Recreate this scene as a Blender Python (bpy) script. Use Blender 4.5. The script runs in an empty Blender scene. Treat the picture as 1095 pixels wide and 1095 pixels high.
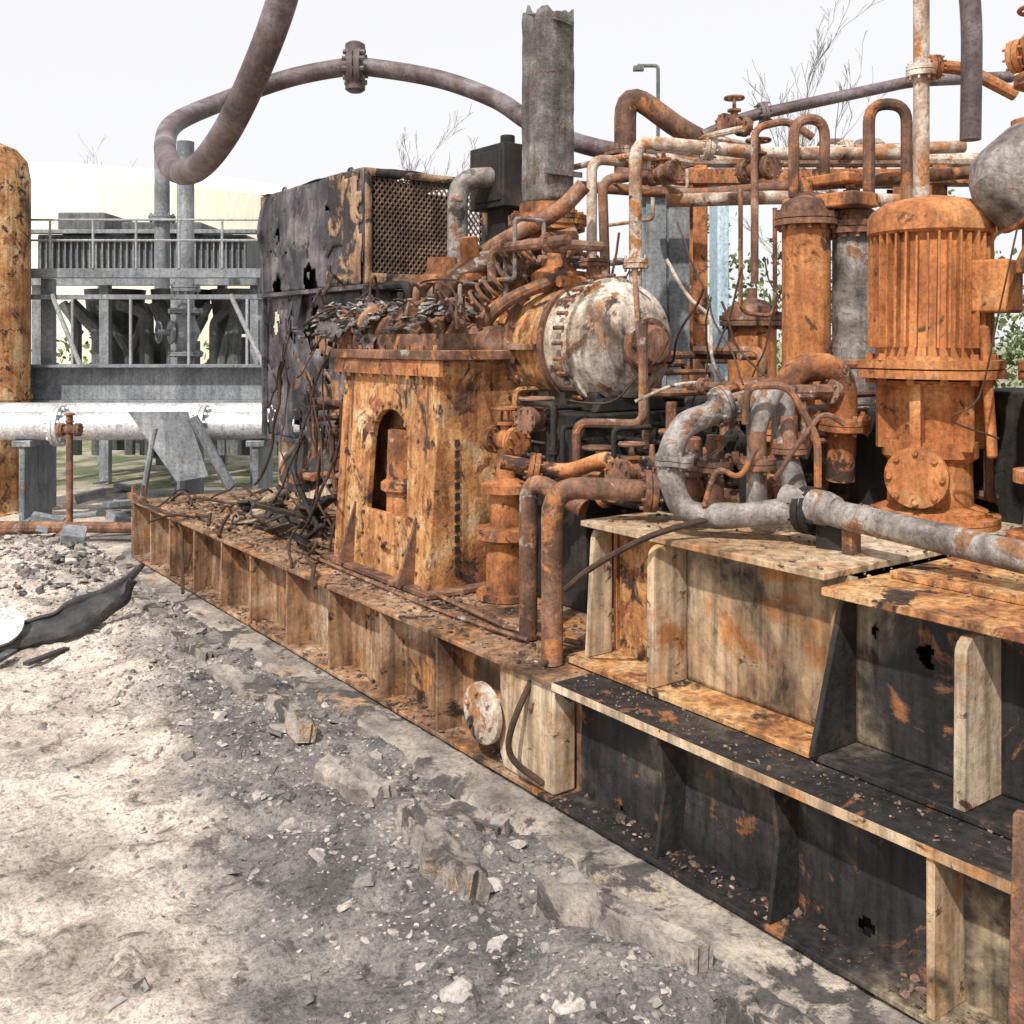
import bpy, bmesh, math, random
from mathutils import Vector, Matrix, noise
random.seed(7)
R=random.random
U=random.uniform
def W(x,d,z): return Vector((.81*x+.587*d,-.587*x+.81*d,z))
scene=bpy.context.scene
# ------------------------------------------------------------------ materials
def hash_(s):
    v=0
    for c in s: v=(v*31+ord(c))%997
    return v/997.0
def mk(name,stops,scale=3.0,patches=(),rough=.85,bump=.35,streak=.35,metal=0.0,island=False,detail=7,fine=.28,soft=.05):
    m=bpy.data.materials.new(name); m.use_nodes=True
    nt=m.node_tree; N=nt.nodes; L=nt.links
    bs=N['Principled BSDF']
    geo=N.new('ShaderNodeNewGeometry')
    off=N.new('ShaderNodeVectorMath'); off.operation='ADD'
    off.inputs[1].default_value=(hash_(name)*7,hash_(name+'b')*9,hash_(name+'c')*5)
    L.new(geo.outputs['Position'],off.inputs[0])
    P=off.outputs[0]
    def nz(sc,det=detail,ro=.62,dist=0.0,vec=None):
        n=N.new('ShaderNodeTexNoise'); n.inputs['Scale'].default_value=sc
        n.inputs['Detail'].default_value=det; n.inputs['Roughness'].default_value=ro
        n.inputs['Distortion'].default_value=dist
        L.new(vec or P,n.inputs['Vector']); return n.outputs['Fac']
    def ramp(fac,st,interp='LINEAR'):
        r=N.new('ShaderNodeValToRGB'); r.color_ramp.interpolation=interp
        e=r.color_ramp.elements
        while len(e)<len(st): e.new(.5)
        for i,(p,c) in enumerate(st):
            e[i].position=p; e[i].color=(c[0],c[1],c[2],1)
        L.new(fac,r.inputs[0]); return r.outputs[0]
    def mix(f,a,b,bt='MIX'):
        x=N.new('ShaderNodeMix'); x.data_type='RGBA'; x.blend_type=bt
        if isinstance(f,float): x.inputs[0].default_value=f
        else: L.new(f,x.inputs[0])
        for s,v in ((x.inputs[6],a),(x.inputs[7],b)):
            if isinstance(v,tuple): s.default_value=(v[0],v[1],v[2],1)
            else: L.new(v,s)
        return x.outputs[2]
    n1=nz(scale,dist=.4)
    col=ramp(n1,stops)
    hts=[n1]
    for pt in patches:
        pc,thr,ps=pt[:3]; sf=pt[3] if len(pt)>3 else soft
        f=ramp(nz(ps,ro=.68,dist=.6),[(thr,(0,0,0)),(thr+sf,(1,1,1))])
        col=mix(f,col,pc)
        if sf<.07: hts.append(f)
    if streak>0:
        mp=N.new('ShaderNodeMapping'); mp.inputs['Scale'].default_value=(14,14,1.3)
        L.new(P,mp.inputs['Vector'])
        s=ramp(nz(1.6,det=4,vec=mp.outputs[0]),[(.35,(1-streak,)*3),(.6,(1.12,)*3)])
        col=mix(1.0,col,s,'MULTIPLY')
    nf=nz(scale*9+16,det=5,ro=.78)
    if fine>0:
        s=ramp(nf,[(.34,(1-fine*1.7,)*3),(.52,(1.0,)*3),(.68,(1+fine*.8,)*3)])
        col=mix(1.0,col,s,'MULTIPLY')
    if island:
        s=ramp(geo.outputs['Random Per Island'],[(0,(.4,.4,.42)),(1,(1.5,1.46,1.4))])
        col=mix(1.0,col,s,'MULTIPLY')
    L.new(col,bs.inputs['Base Color'])
    rr=ramp(nf,[(.3,(max(rough-.25,.1),)*3),(.7,(min(rough+.1,1),)*3)])
    L.new(rr,bs.inputs['Roughness'])
    bs.inputs['Metallic'].default_value=metal
    bs.inputs['Specular IOR Level'].default_value=.35
    h=hts[0]
    for k in hts[1:]:
        a=N.new('ShaderNodeMath'); a.operation='MULTIPLY_ADD'; a.inputs[1].default_value=.25
        L.new(k,a.inputs[0]); L.new(h,a.inputs[2]); h=a.outputs[0]
    a=N.new('ShaderNodeMath'); a.operation='MULTIPLY_ADD'; a.inputs[1].default_value=.5
    L.new(nf,a.inputs[0]); L.new(h,a.inputs[2])
    b=N.new('ShaderNodeBump'); b.inputs['Strength'].default_value=bump; b.inputs['Distance'].default_value=.02
    L.new(a.outputs[0],b.inputs['Height']); L.new(b.outputs[0],bs.inputs['Normal'])
    return m
DBR=(.06,.03,.02); BRN=(.16,.08,.05); LOR=(.62,.34,.16)
SO=((.04,.03,.027),.55,1.7,.12)
RUST=mk('rust_orange',[(.25,DBR),(.38,(.21,.085,.038)),(.5,(.41,.16,.06)),(.6,(.52,.235,.095)),(.75,LOR)],4,[((.06,.037,.03),.56,6),((.4,.3,.23),.61,5),SO])
RUSTY=mk('rust_yellow_scale',[(.28,BRN),(.41,(.34,.15,.06)),(.5,(.5,.245,.095)),(.6,(.6,.38,.19)),(.7,(.63,.48,.31)),(.8,(.45,.2,.08))],3.2,[((.05,.032,.025),.56,6),((.27,.105,.05),.56,9),((.035,.028,.026),.55,1.9,.12)],bump=.5,streak=.45)
RUSTB=mk('rust_brown',[(.25,(.035,.026,.022)),(.45,(.14,.075,.05)),(.58,(.26,.135,.085)),(.72,(.4,.28,.21))],5,[((.37,.155,.06),.56,7),((.36,.32,.3),.6,6)])
RUSTM=mk('rust_motor',[(.25,(.16,.065,.03)),(.42,(.38,.14,.05)),(.58,(.52,.22,.08)),(.78,(.6,.38,.2))],4,[((.1,.05,.03),.6,8),((.05,.034,.028),.58,2.2,.14)],streak=.35)
BEIGE=mk('scorched_beige_paint',[(.28,(.13,.075,.045)),(.4,(.36,.24,.14)),(.5,(.5,.38,.25)),(.75,(.6,.5,.37))],1.6,[((.38,.17,.06),.54,3,.1),((.022,.02,.02),.48,1.3,.12),((.1,.055,.035),.62,10)],streak=.55,fine=.18)
BEIGE2=mk('scorched_beige_paint_light',[(.28,(.22,.13,.07)),(.4,(.44,.3,.18)),(.5,(.54,.42,.29)),(.75,(.64,.54,.42))],1.6,[((.42,.2,.075),.52,2.6,.12),((.025,.023,.022),.57,2.2,.12),((.1,.055,.035),.61,10)],streak=.5,fine=.18)
SKID=mk('skid_brown_paint',[(.28,(.05,.032,.022)),(.42,(.17,.095,.055)),(.54,(.34,.205,.12)),(.66,(.5,.36,.24)),(.75,(.58,.47,.35))],2.2,[((.42,.19,.07),.55,3.5,.08),((.04,.028,.022),.56,4)],streak=.55,fine=.22)
SOOT=mk('soot_over_beige',[(.3,(.012,.012,.013)),(.49,(.03,.028,.028)),(.56,(.1,.085,.07)),(.62,(.38,.3,.2)),(.75,(.5,.41,.3))],1.3,[((.03,.026,.026),.54,3.5,.08),((.27,.115,.05),.58,4)],rough=.75,streak=.55,fine=.2)
SOOT2=mk('soot_dense',[(.3,(.008,.008,.008)),(.55,(.03,.027,.025)),(.75,(.1,.07,.05))],3,[((.16,.08,.04),.63,5)],rough=.8)
CAB=mk('burnt_cabinet_steel',[(.3,(.022,.022,.028)),(.45,(.06,.058,.07)),(.56,(.12,.11,.12)),(.72,(.25,.23,.23))],2.8,[((.33,.18,.09),.6,1.9),((.25,.25,.27),.62,5),((.015,.014,.015),.58,6)],rough=.75)
CABO=mk('burnt_cabinet_orange',[(.3,(.05,.035,.03)),(.42,(.22,.12,.07)),(.55,(.38,.24,.14)),(.75,(.35,.27,.2))],2.6,[((.04,.035,.035),.46,3)],rough=.8)
MESHM=mk('mesh_burnt',[(.3,(.04,.03,.028)),(.5,(.14,.09,.065)),(.7,(.3,.19,.12))],6,[])
GREY=mk('grey_burnt_steel',[(.3,(.06,.05,.045)),(.45,(.2,.18,.165)),(.6,(.37,.345,.33)),(.75,(.58,.55,.52))],6,[((.26,.13,.065),.55,6),((.04,.035,.033),.59,3,.08)],rough=.6,bump=.5)
GREYB=mk('grey_blue_paint',[(.3,(.11,.12,.13)),(.5,(.21,.23,.25)),(.7,(.33,.35,.37))],2.5,[((.2,.14,.1),.66,4)],rough=.6,streak=.25)
GREYD=mk('dark_green_grey',[(.3,(.06,.066,.066)),(.5,(.12,.13,.13)),(.7,(.2,.21,.21))],2,[],rough=.7)
SILV=mk('silver_cladding',[(.3,(.4,.4,.41)),(.5,(.58,.58,.6)),(.7,(.72,.72,.73))],3,[((.25,.19,.14),.68,3)],rough=.45,metal=.3,streak=.15)
PIPEG=mk('overhead_pipe_brown',[(.3,(.045,.035,.036)),(.5,(.12,.09,.09)),(.62,(.19,.17,.18)),(.78,(.34,.32,.35))],4,[((.2,.1,.055),.61,6)],rough=.6,streak=.1)
WHITE=mk('white_scorched',[(.3,(.16,.11,.08)),(.42,(.42,.34,.27)),(.54,(.6,.54,.46)),(.75,(.7,.65,.58))],3.5,[((.36,.17,.07),.53,4),((.07,.05,.04),.56,8),((.09,.07,.06),.54,2.0,.12)],streak=.5)
PIPEW=mk('pipe_white_rust',[(.3,(.12,.07,.045)),(.45,(.34,.23,.165)),(.57,(.54,.47,.4)),(.75,(.66,.62,.57))],6,[((.36,.16,.06),.54,8),((.05,.04,.035),.59,4)],streak=.1)
ASHM=mk('ash_flake',[(.3,(.05,.045,.042)),(.48,(.17,.155,.15)),(.6,(.36,.34,.33)),(.75,(.6,.58,.57))],7,[((.04,.03,.027),.55,5)],rough=.95,island=True)
CONC=mk('broken_concrete',[(.3,(.17,.16,.157)),(.5,(.3,.285,.272)),(.7,(.48,.44,.41))],5,[((.09,.085,.08),.57,7)],rough=.95,island=True,streak=0)
KERB=mk('kerb_concrete',[(.3,(.13,.12,.11)),(.47,(.28,.25,.225)),(.6,(.45,.39,.33)),(.75,(.58,.5,.42))],3,[((.09,.082,.078),.53,3.4),((.42,.28,.16),.6,2.6)],rough=.95,streak=0,bump=.8)
CREAM=mk('cream_tank_paint',[(.3,(.88,.84,.68)),(.7,(.9,.87,.74))],.3,[],streak=.04,fine=.03,bump=.02)
CABLE=mk('burnt_cable',[(.3,(.02,.015,.012)),(.6,(.08,.045,.03)),(.8,(.2,.12,.08))],8,[],streak=0)
BARK=mk('bark',[(.3,(.2,.18,.17)),(.7,(.32,.3,.28))],6,[],streak=0)
LEAF=mk('leaf',[(.3,(.08,.12,.045)),(.7,(.17,.23,.09))],3,[],streak=0,island=True,bump=.05)
BLUE=mk('pale_blue_panel',[(.3,(.35,.5,.6)),(.7,(.5,.62,.7))],2,[],streak=.1)
DARKR=mk('charred_rubber',[(.3,(.02,.02,.022)),(.6,(.07,.068,.07)),(.8,(.24,.23,.23))],5,[],rough=.6,streak=0)

def ground_mat():
    m=bpy.data.materials.new('ground_ash_shade_concrete'); m.use_nodes=True
    nt=m.node_tree;N=nt.nodes;L=nt.links;bs=N['Principled BSDF']
    geo=N.new('ShaderNodeNewGeometry')
    def nz(sc,det=8,ro=.65,dist=0):
        n=N.new('ShaderNodeTexNoise');n.inputs['Scale'].default_value=sc;n.inputs['Detail'].default_value=det
        n.inputs['Roughness'].default_value=ro;n.inputs['Distortion'].default_value=dist
        L.new(geo.outputs['Position'],n.inputs['Vector']);return n.outputs['Fac']
    def ramp(f,st):
        r=N.new('ShaderNodeValToRGB');e=r.color_ramp.elements
        while len(e)<len(st):e.new(.5)
        for i,(p,c) in enumerate(st):e[i].position=p;e[i].color=(*c,1)
        L.new(f,r.inputs[0]);return r.outputs[0]
    def mix(f,a,b,bt='MIX'):
        x=N.new('ShaderNodeMix');x.data_type='RGBA';x.blend_type=bt
        if isinstance(f,float):x.inputs[0].default_value=f
        else:L.new(f,x.inputs[0])
        for s,v in((x.inputs[6],a),(x.inputs[7],b)):
            if isinstance(v,tuple):s.default_value=(*v,1)
            else:L.new(v,s)
        return x.outputs[2]
    def math_(op,a,b,c=None):
        x=N.new('ShaderNodeMath');x.operation=op
        for i,v in enumerate((a,b,c)):
            if v is None:continue
            if isinstance(v,(int,float)):x.inputs[i].default_value=v
            else:L.new(v,x.inputs[i])
        return x.outputs[0]
    sp=N.new('ShaderNodeSeparateXYZ');L.new(geo.outputs['Position'],sp.inputs[0])
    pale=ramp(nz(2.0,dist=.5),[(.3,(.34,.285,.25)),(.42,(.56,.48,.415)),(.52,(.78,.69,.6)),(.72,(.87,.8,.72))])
    ash_shade=ramp(nz(2.6,dist=.8),[(.3,(.085,.08,.08)),(.42,(.18,.17,.166)),(.54,(.29,.272,.26)),(.66,(.42,.385,.355)),(.78,(.55,.5,.45))])
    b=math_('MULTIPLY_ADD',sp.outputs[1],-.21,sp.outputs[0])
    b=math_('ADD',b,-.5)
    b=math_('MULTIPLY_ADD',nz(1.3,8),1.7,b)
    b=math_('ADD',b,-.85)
    f=ramp(math_('MULTIPLY_ADD',b,1.7,.5),[(.25,(0,0,0)),(.75,(1,1,1))])  # ash over pale concrete; its edge also paints in a shadow line
    col=mix(f,pale,ash_shade)
    grit=nz(60,5,.85)
    col=mix(1.0,col,ramp(grit,[(.38,(.5,.5,.5)),(.5,(1,1,1)),(.64,(1.3,1.28,1.26))]),'MULTIPLY')
    col=mix(1.0,col,ramp(nz(8,8,.75,1),[(.37,(.4,.39,.39)),(.46,(1,1,1)),(.65,(1.15,1.15,1.15))]),'MULTIPLY')
    far=math_('MULTIPLY_ADD',sp.outputs[0],.587,math_('MULTIPLY',sp.outputs[1],.81))
    ff=ramp(math_('MULTIPLY_ADD',far,.1,math_('MULTIPLY_ADD',nz(.8,6),.4,-1.0)),[(.38,(0,0,0)),(.5,(1,1,1))])
    gr=ramp(nz(1.5),[(.35,(.1,.12,.06)),(.47,(.17,.19,.1)),(.54,(.36,.33,.27))])
    col=mix(ff,col,gr)
    L.new(col,bs.inputs['Base Color']);bs.inputs['Roughness'].default_value=.95
    bs.inputs['Specular IOR Level'].default_value=.2
    h=math_('MULTIPLY_ADD',nz(16,8,.75),1.0,math_('MULTIPLY',grit,.6))
    bp=N.new('ShaderNodeBump');bp.inputs['Strength'].default_value=.9;bp.inputs['Distance'].default_value=.03
    L.new(h,bp.inputs['Height']);L.new(bp.outputs[0],bs.inputs['Normal'])
    return m
# ------------------------------------------------------------------ helpers
def root(name,loc=(0,0,0)):
    o=bpy.data.objects.new(name,None); scene.collection.objects.link(o); o.location=loc
    o.empty_display_size=.2
    return o
def basis(a):
    a=Vector(a).normalized()
    t=Vector((0,0,1)) if abs(a.z)<.9 else Vector((1,0,0))
    u=a.cross(t).normalized(); v=a.cross(u).normalized()
    return a,u,v
def fillet(pts,r,n=6):
    pts=[Vector(p) for p in pts]
    out=[pts[0]]
    for i in range(1,len(pts)-1):
        p=pts[i];a=pts[i-1]-p;b=pts[i+1]-p
        ra=min(r,a.length*.48);rb=min(r,b.length*.48)
        A=p+a.normalized()*ra;Bq=p+b.normalized()*rb
        for k in range(n+1):
            t=k/n
            out.append(A*(1-t)**2+p*2*t*(1-t)+Bq*t*t)
    out.append(pts[-1]);return out
def catmull(pts,n=6):
    pts=[Vector(p) for p in pts]
    P=[pts[0]*2-pts[1]]+pts+[pts[-1]*2-pts[-2]]
    out=[]
    for i in range(1,len(P)-2):
        a,b,c,d=P[i-1:i+3]
        for k in range(n):
            t=k/n
            out.append(.5*((2*b)+(c-a)*t+(2*a-5*b+4*c-d)*t*t+(3*b-a-3*c+d)*t**3))
    out.append(pts[-1]);return out
class B:
    def __init__(s): s.v=[];s.f=[]
    def box(s,x0,x1,y0,y1,z0,z1,M=None):
        i=len(s.v)
        c=[(x0,y0,z0),(x1,y0,z0),(x1,y1,z0),(x0,y1,z0),(x0,y0,z1),(x1,y0,z1),(x1,y1,z1),(x0,y1,z1)]
        for p in c:
            p=Vector(p)
            s.v.append(M@p if M else p)
        for f in((0,3,2,1),(4,5,6,7),(0,1,5,4),(1,2,6,5),(2,3,7,6),(3,0,4,7)): s.f.append(tuple(i+k for k in f))
        return s
    def obox(s,c,size,yaw=0,pitch=0,roll=0):
        M=Matrix.Translation(Vector(c))@Matrix.Rotation(yaw,4,'Z')@Matrix.Rotation(pitch,4,'X')@Matrix.Rotation(roll,4,'Y')
        a,b,d=[k/2 for k in size]
        return s.box(-a,a,-b,b,-d,d,M)
    def prism(s,poly,ext):
        i=len(s.v);n=len(poly);e=Vector(ext)
        for p in poly:s.v.append(Vector(p))
        for p in poly:s.v.append(Vector(p)+e)
        s.f.append(tuple(range(i,i+n)));s.f.append(tuple(range(i+2*n-1,i+n-1,-1)))
        for k in range(n):
            j=(k+1)%n;s.f.append((i+j,i+k,i+n+k,i+n+j))
        return s
    def lathe(s,o,ax,prof,seg=20,wob=0):
        a,u,v=basis(ax);o=Vector(o);i=len(s.v);m=len(prof)
        for (t,r) in prof:
            for k in range(seg):
                th=2*math.pi*k/seg
                rr=r*(1+wob*U(-1,1)) if wob else r
                s.v.append(o+a*t+(u*math.cos(th)+v*math.sin(th))*rr)
        for j in range(m-1):
            for k in range(seg):
                q=(k+1)%seg
                s.f.append((i+j*seg+k,i+j*seg+q,i+(j+1)*seg+q,i+(j+1)*seg+k))
        s.f.append(tuple(i+k for k in range(seg-1,-1,-1)))
        s.f.append(tuple(i+(m-1)*seg+k for k in range(seg)))
        return s
    def cyl(s,p0,p1,r,seg=14):
        p0=Vector(p0);p1=Vector(p1)
        return s.lathe(p0,p1-p0,[(0,r),((p1-p0).length,r)],seg)
    def tube(s,pts,r,seg=10,closed=False):
        pts=[Vector(p) for p in pts];n=len(pts);i=len(s.v)
        rf=r if callable(r) else (lambda t:r)
        t0=(pts[1]-pts[0]).normalized();_,u,v=basis(t0)
        for k in range(n):
            if closed:t=(pts[(k+1)%n]-pts[k-1]).normalized()
            elif k==0:t=t0
            elif k==n-1:t=(pts[-1]-pts[-2]).normalized()
            else:t=(pts[k+1]-pts[k-1]).normalized()
            u=(u-t*u.dot(t))
            if u.length<1e-5:_,u,_2=basis(t)
            u.normalize();v=t.cross(u)
            rr=rf(k/(n-1))
            for q in range(seg):
                th=2*math.pi*q/seg
                s.v.append(pts[k]+(u*math.cos(th)+v*math.sin(th))*rr)
        for k in range(n if closed else n-1):
            k2=(k+1)%n
            for q in range(seg):
                w=(q+1)%seg
                s.f.append((i+k*seg+q,i+k*seg+w,i+k2*seg+w,i+k2*seg+q))
        if not closed:
            s.f.append(tuple(i+q for q in range(seg-1,-1,-1)))
            s.f.append(tuple(i+(n-1)*seg+q for q in range(seg)))
        return s
    def flange(s,c,ax,r,t=.03,nb=10,br=None,seg=22,double=True):
        a,u,v=basis(ax);c=Vector(c)
        br=br or r*.09
        if double:
            s.lathe(c-a*t,a,[(0,r),(t*.92,r)],seg);s.lathe(c+a*t*.08,a,[(0,r),(t*.92,r)],seg)
        else: s.lathe(c-a*t/2,a,[(0,r),(t,r)],seg)
        L=t*1.7
        for k in range(nb):
            th=2*math.pi*(k+.5)/nb
            p=c+(u*math.cos(th)+v*math.sin(th))*r*.84
            s.lathe(p-a*L,a,[(0,br),(2*L,br)],6)
        return s
    def ring(s,c,ax,R_,r,seg=20,ts=6):
        a,u,v=basis(ax);c=Vector(c)
        return s.tube([c+(u*math.cos(2*math.pi*k/seg)+v*math.sin(2*math.pi*k/seg))*R_ for k in range(seg)],r,ts,True)
    def valve(s,c,ax,r=.05,up=(0,0,1),h=.16,wheel=.07):
        a,_,_=basis(ax);c=Vector(c);upv=Vector(up).normalized()
        s.lathe(c-a*r*2,a,[(0,r*.8),(r*.8,r*.9),(r*2,r*1.35),(r*3.2,r*.9),(r*4,r*.8)],14)
        s.flange(c-a*r*2,a,r*1.6,.022,8);s.flange(c+a*r*2,a,r*1.6,.022,8)
        s.lathe(c,upv,[(0,r*.7),(h*.5,r*.6),(h*.5,r*1.1),(h*.58,r*1.1),(h*.6,r*.35),(h,r*.25)],12)
        if wheel:
            s.ring(c+upv*h,upv,wheel,.009)
            _,p,q=basis(upv)
            for d in(p,q): s.cyl(c+upv*h-d*wheel,c+upv*h+d*wheel,.006,6)
        return s
    def panel(s,o,u,v,nu,nv,keep=None,disp=None):
        o=Vector(o);u=Vector(u);v=Vector(v);i=len(s.v);n=u.cross(v).normalized()
        for b in range(nv+1):
            for a in range(nu+1):
                p=o+u*(a/nu)+v*(b/nv)
                if disp:p=p+n*disp(p)
                s.v.append(p)
        for b in range(nv):
            for a in range(nu):
                if keep is None or keep((a+.5)/nu,(b+.5)/nv,o+u*((a+.5)/nu)+v*((b+.5)/nv)):
                    k=i+b*(nu+1)+a
                    s.f.append((k,k+1,k+nu+2,k+nu+1))
        return s
    def done(s,name,mat,par=None,bevel=0,solid=0,flat=False,jit=0,jf=3.1):
        me=bpy.data.meshes.new(name)
        if jit: s.v=[p+noise.noise_vector(p*jf)*jit for p in s.v]
        me.from_pydata([tuple(p) for p in s.v],[],s.f);me.update()
        bm=bmesh.new();bm.from_mesh(me)
        bmesh.ops.delete(bm,geom=[x for x in bm.verts if not x.link_faces],context='VERTS')
        bmesh.ops.recalc_face_normals(bm,faces=bm.faces)
        if not flat:
            for f in bm.faces:f.smooth=True
            for e in bm.edges:
                if len(e.link_faces)==2 and e.calc_face_angle(0)>.6:e.smooth=False
        bm.to_mesh(me);bm.free()
        me.materials.append(mat)
        o=bpy.data.objects.new(name,me);scene.collection.objects.link(o)
        if par:
            o.parent=par;o.matrix_parent_inverse=Matrix.Translation(-par.location)
        if solid:
            md=o.modifiers.new('s','SOLIDIFY');md.thickness=solid
        if bevel:
            md=o.modifiers.new('b','BEVEL');md.width=bevel;md.segments=2;md.limit_method='ANGLE';md.angle_limit=.7
        return o
def chunk(b,c,s,flatness=.45):
    n=random.choice((4,5,5,6,7));c=Vector(c)
    M=Matrix.Rotation(U(0,6.28),3,'Z')@Matrix.Rotation(random.gauss(0,.25),3,'X')@Matrix.Rotation(random.gauss(0,.25),3,'Y')
    i=len(b.v);h=s*flatness*U(.5,1.2);an=[2*math.pi*(k+U(-.3,.3))/n for k in range(n)];el=U(.45,1)
    rr=[U(.55,1) for _ in range(n)]
    for k in range(n):b.v.append(c+M@Vector((math.cos(an[k])*s*rr[k],math.sin(an[k])*s*rr[k]*el,-h/2)))
    q=U(.6,.95)
    for k in range(n):b.v.append(c+M@Vector((math.cos(an[k])*s*rr[k]*q,math.sin(an[k])*s*rr[k]*el*q,h/2+U(-.25,.25)*h)))
    b.f.append(tuple(i+k for k in range(n-1,-1,-1)));b.f.append(tuple(i+n+k for k in range(n)))
    for k in range(n):
        j=(k+1)%n;b.f.append((i+k,i+j,i+n+j,i+n+k))
# ------------------------------------------------------------------ ground
def gh(x,y):
    p=Vector((x,y,0))
    h=.035*noise.noise(p*1.3)+.03*noise.noise(p*4)+.018*noise.noise(p*10)+.012*noise.noise(p*24)
    m=math.exp(-((x-1.85)/.4)**2)*.045*(1+1.4*noise.noise(p*2.3))
    m+=math.exp(-((x-1.9)/.3)**2-((y-8.6)/.8)**2)*.1
    h=h+m
    if x>2.2:h*=max(0,1-(x-2.2)/.15)
    r=math.hypot(x,y)
    if r>14:h*=max(0,1-(r-14)/10)
    return h-.004
def axis(a,b,step,lo,hi):
    out=[a+step*k for k in range(int((b-a)/step)+1)]
    s=step
    while out[-1]<hi:s*=1.25;out.append(out[-1]+s)
    s=step
    while out[0]>lo:s*=1.25;out.insert(0,out[0]-s)
    return out
xs=axis(.3,2.5,.016,-900,900);ys=axis(1.0,8.5,.022,-900,900)
g=B();g.v=[Vector((x,y,gh(x,y))) for y in ys for x in xs];nx=len(xs)
g.f=[(j*nx+i,j*nx+i+1,(j+1)*nx+i+1,(j+1)*nx+i) for j in range(len(ys)-1) for i in range(nx-1)]
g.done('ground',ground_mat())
rb=B()
for k in range(16000):
    y=U(1.2,10.5)
    x=random.choice((U(.2,2.3),random.gauss(1.78,.28),random.gauss(1.9,.26)))
    if x>2.32 or x<-.5:continue
    s=.005+.02*R()**3
    if R()<.016:s=U(.03,.07)
    if x<1.1 and R()<.5:continue
    chunk(rb,(x,y,gh(x,y)+s*.05),s,.32)
for k in range(380):
    x=random.gauss(1.95,.22);y=random.gauss(8.5,.7)
    if x>2.3:continue
    s=U(.02,.08)*R()+.012;chunk(rb,(x,y,gh(x,y)+s*.2+U(0,.02)),s,.4)
for k in range(700):
    x=U(-2,1.2);y=U(6,13);s=.008+.035*R()**4;chunk(rb,(x,y,gh(x,y)+s*.1),s,.3)
rb.done('rubble',CONC,flat=True)
def slab(x,y,l,w,h,yaw,p):
    M=Matrix.Translation((x,y,gh(x,y)+h*.15))@Matrix.Rotation(yaw+math.pi/2,4,'Z')@Matrix.Rotation(p,4,'Y')@Matrix.Rotation(U(-.2,.2),4,'X')
    b=B();n=24;m=8
    top=[]
    for j in range(m+1):
        for k in range(n+1):
            a=k/n-.5;c=j/m-.5
            top.append((a,c))
    sd=U(0,50)
    def pt(a,c,z):
        e=1-.2*abs(noise.noise(Vector((a*4+sd,c*3,0))))
        q=Vector((a*l*e,c*w*(e+.3*noise.noise(Vector((a*4+sd,3,0)))),z*h))
        q+=noise.noise_vector(Vector((a*l*12+sd,c*w*12,0)))*.012
        if z>0:q.z-=h*.45*max(0,noise.noise(Vector((a*4+sd,c*3,7))))
        return M@q
    i=len(b.v)
    for a,c in top:b.v.append(pt(a,c,.5))
    for a,c in top:b.v.append(pt(a,c,-.5))
    o=len(top)
    for j in range(m):
        for k in range(n):
            q=j*(n+1)+k;b.f.append((q,q+1,q+n+2,q+n+1));b.f.append((o+q,o+q+n+1,o+q+n+2,o+q+1))
    for k in range(n):
        b.f.append((k,o+k,o+k+1,k+1));q=m*(n+1)+k;b.f.append((q,q+1,o+q+1,o+q))
    for j in range(m):
        q=j*(n+1);b.f.append((q,q+n+1,o+q+n+1,o+q));q+=n;b.f.append((q,o+q,o+q+n+1,q+n+1))
    b.done('kerb_fragment',KERB)
for a in [(1.86,3.62,.46,.12,.14,.06,.05),(1.84,2.95,.5,.11,.14,-.05,-.06),(2.08,2.3,.62,.12,.12,.1,.05),(2.05,1.55,.6,.13,.11,-.1,.04),(1.95,4.4,.5,.1,.08,-.12,.02),(1.97,5.1,.6,.11,.08,.1,-.02),(2.0,5.95,.7,.1,.07,-.03,.02),(2.03,6.9,.8,.1,.07,.05,0),(2.1,3.15,.3,.1,.05,.3,.03)]: slab(*a)
# ------------------------------------------------------------------ compressor skid
sk=root('compressor_skid',(2.4,4,0))
X0=2.4;YE=8.6
b=B()
b.panel((2.2,YE,.034),(0,-9,0),(.26,0,0),300,8,None,lambda p:-.0+.012*noise.noise(p*9)+.008*noise.noise(p*31)- (.04 if p.x<2.205 else 0))
b.done('concrete_plinth',KERB,sk)
b=B();b.box(X0,X0+.2,3.06,YE,.49,.51).box(X0+.0,X0+.16,3.06,YE,.05,.068);b.done('flange_far',SKID,sk,.003)
b=B();b.box(X0,X0+.2,-.5,3.054,.485,.512).box(X0+.0,X0+.16,-.5,3.054,.05,.068);b.done('flange_near',SOOT,sk,.003)
b=B();b.box(X0-.004,X0-.0005,-.5,3.054,.484,.5125);b.done('flange_edge_scraped',BEIGE2,sk)
dent=lambda p:.014*noise.noise(Vector((0,p.y*3,p.z*4)))+.006*noise.noise(p*11)
b=B();b.panel((X0+.14,YE,.068),(0,-(YE-3.05),0),(0,0,.422),160,12,None,dent);b.done('web_far',SKID,sk)
b=B();b.panel((X0+.14,3.05,.068),(0,-3.55,0),(0,0,.418),260,32,lambda a,c,p:not(noise.noise(p*7+Vector((0,4,1)))+.3*noise.noise(p*23)>.6),dent);b.done('web_near',SOOT,sk)
b=B();b.box(X0+.18,X0+.19,-.5,3.0,.07,.48);b.done('inner_plate',SOOT2,sk)
b=B()
for y in(3.895,4.41,4.975,5.52,6.07,6.565,7.1,7.63,8.1,8.55): b.box(X0+.008,X0+.15,y-.009,y+.009,.069,.489)
b.done('stiffeners_far',SKID,sk,.002)
b=B()
for y in(2.5,2.02): b.prism([(X0+.01,y,.069),(X0+.15,y,.069),(X0+.15,y,.484),(X0+.02,y,.484),(X0+.05,y,.3)],(0,.016,0))
b.done('stiffeners_burnt',SOOT2,sk,.002)
b=B()
for y in(1.5,.98,.45): b.box(X0+.006,X0+.15,y-.012,y+.012,.069,.484)
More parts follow.
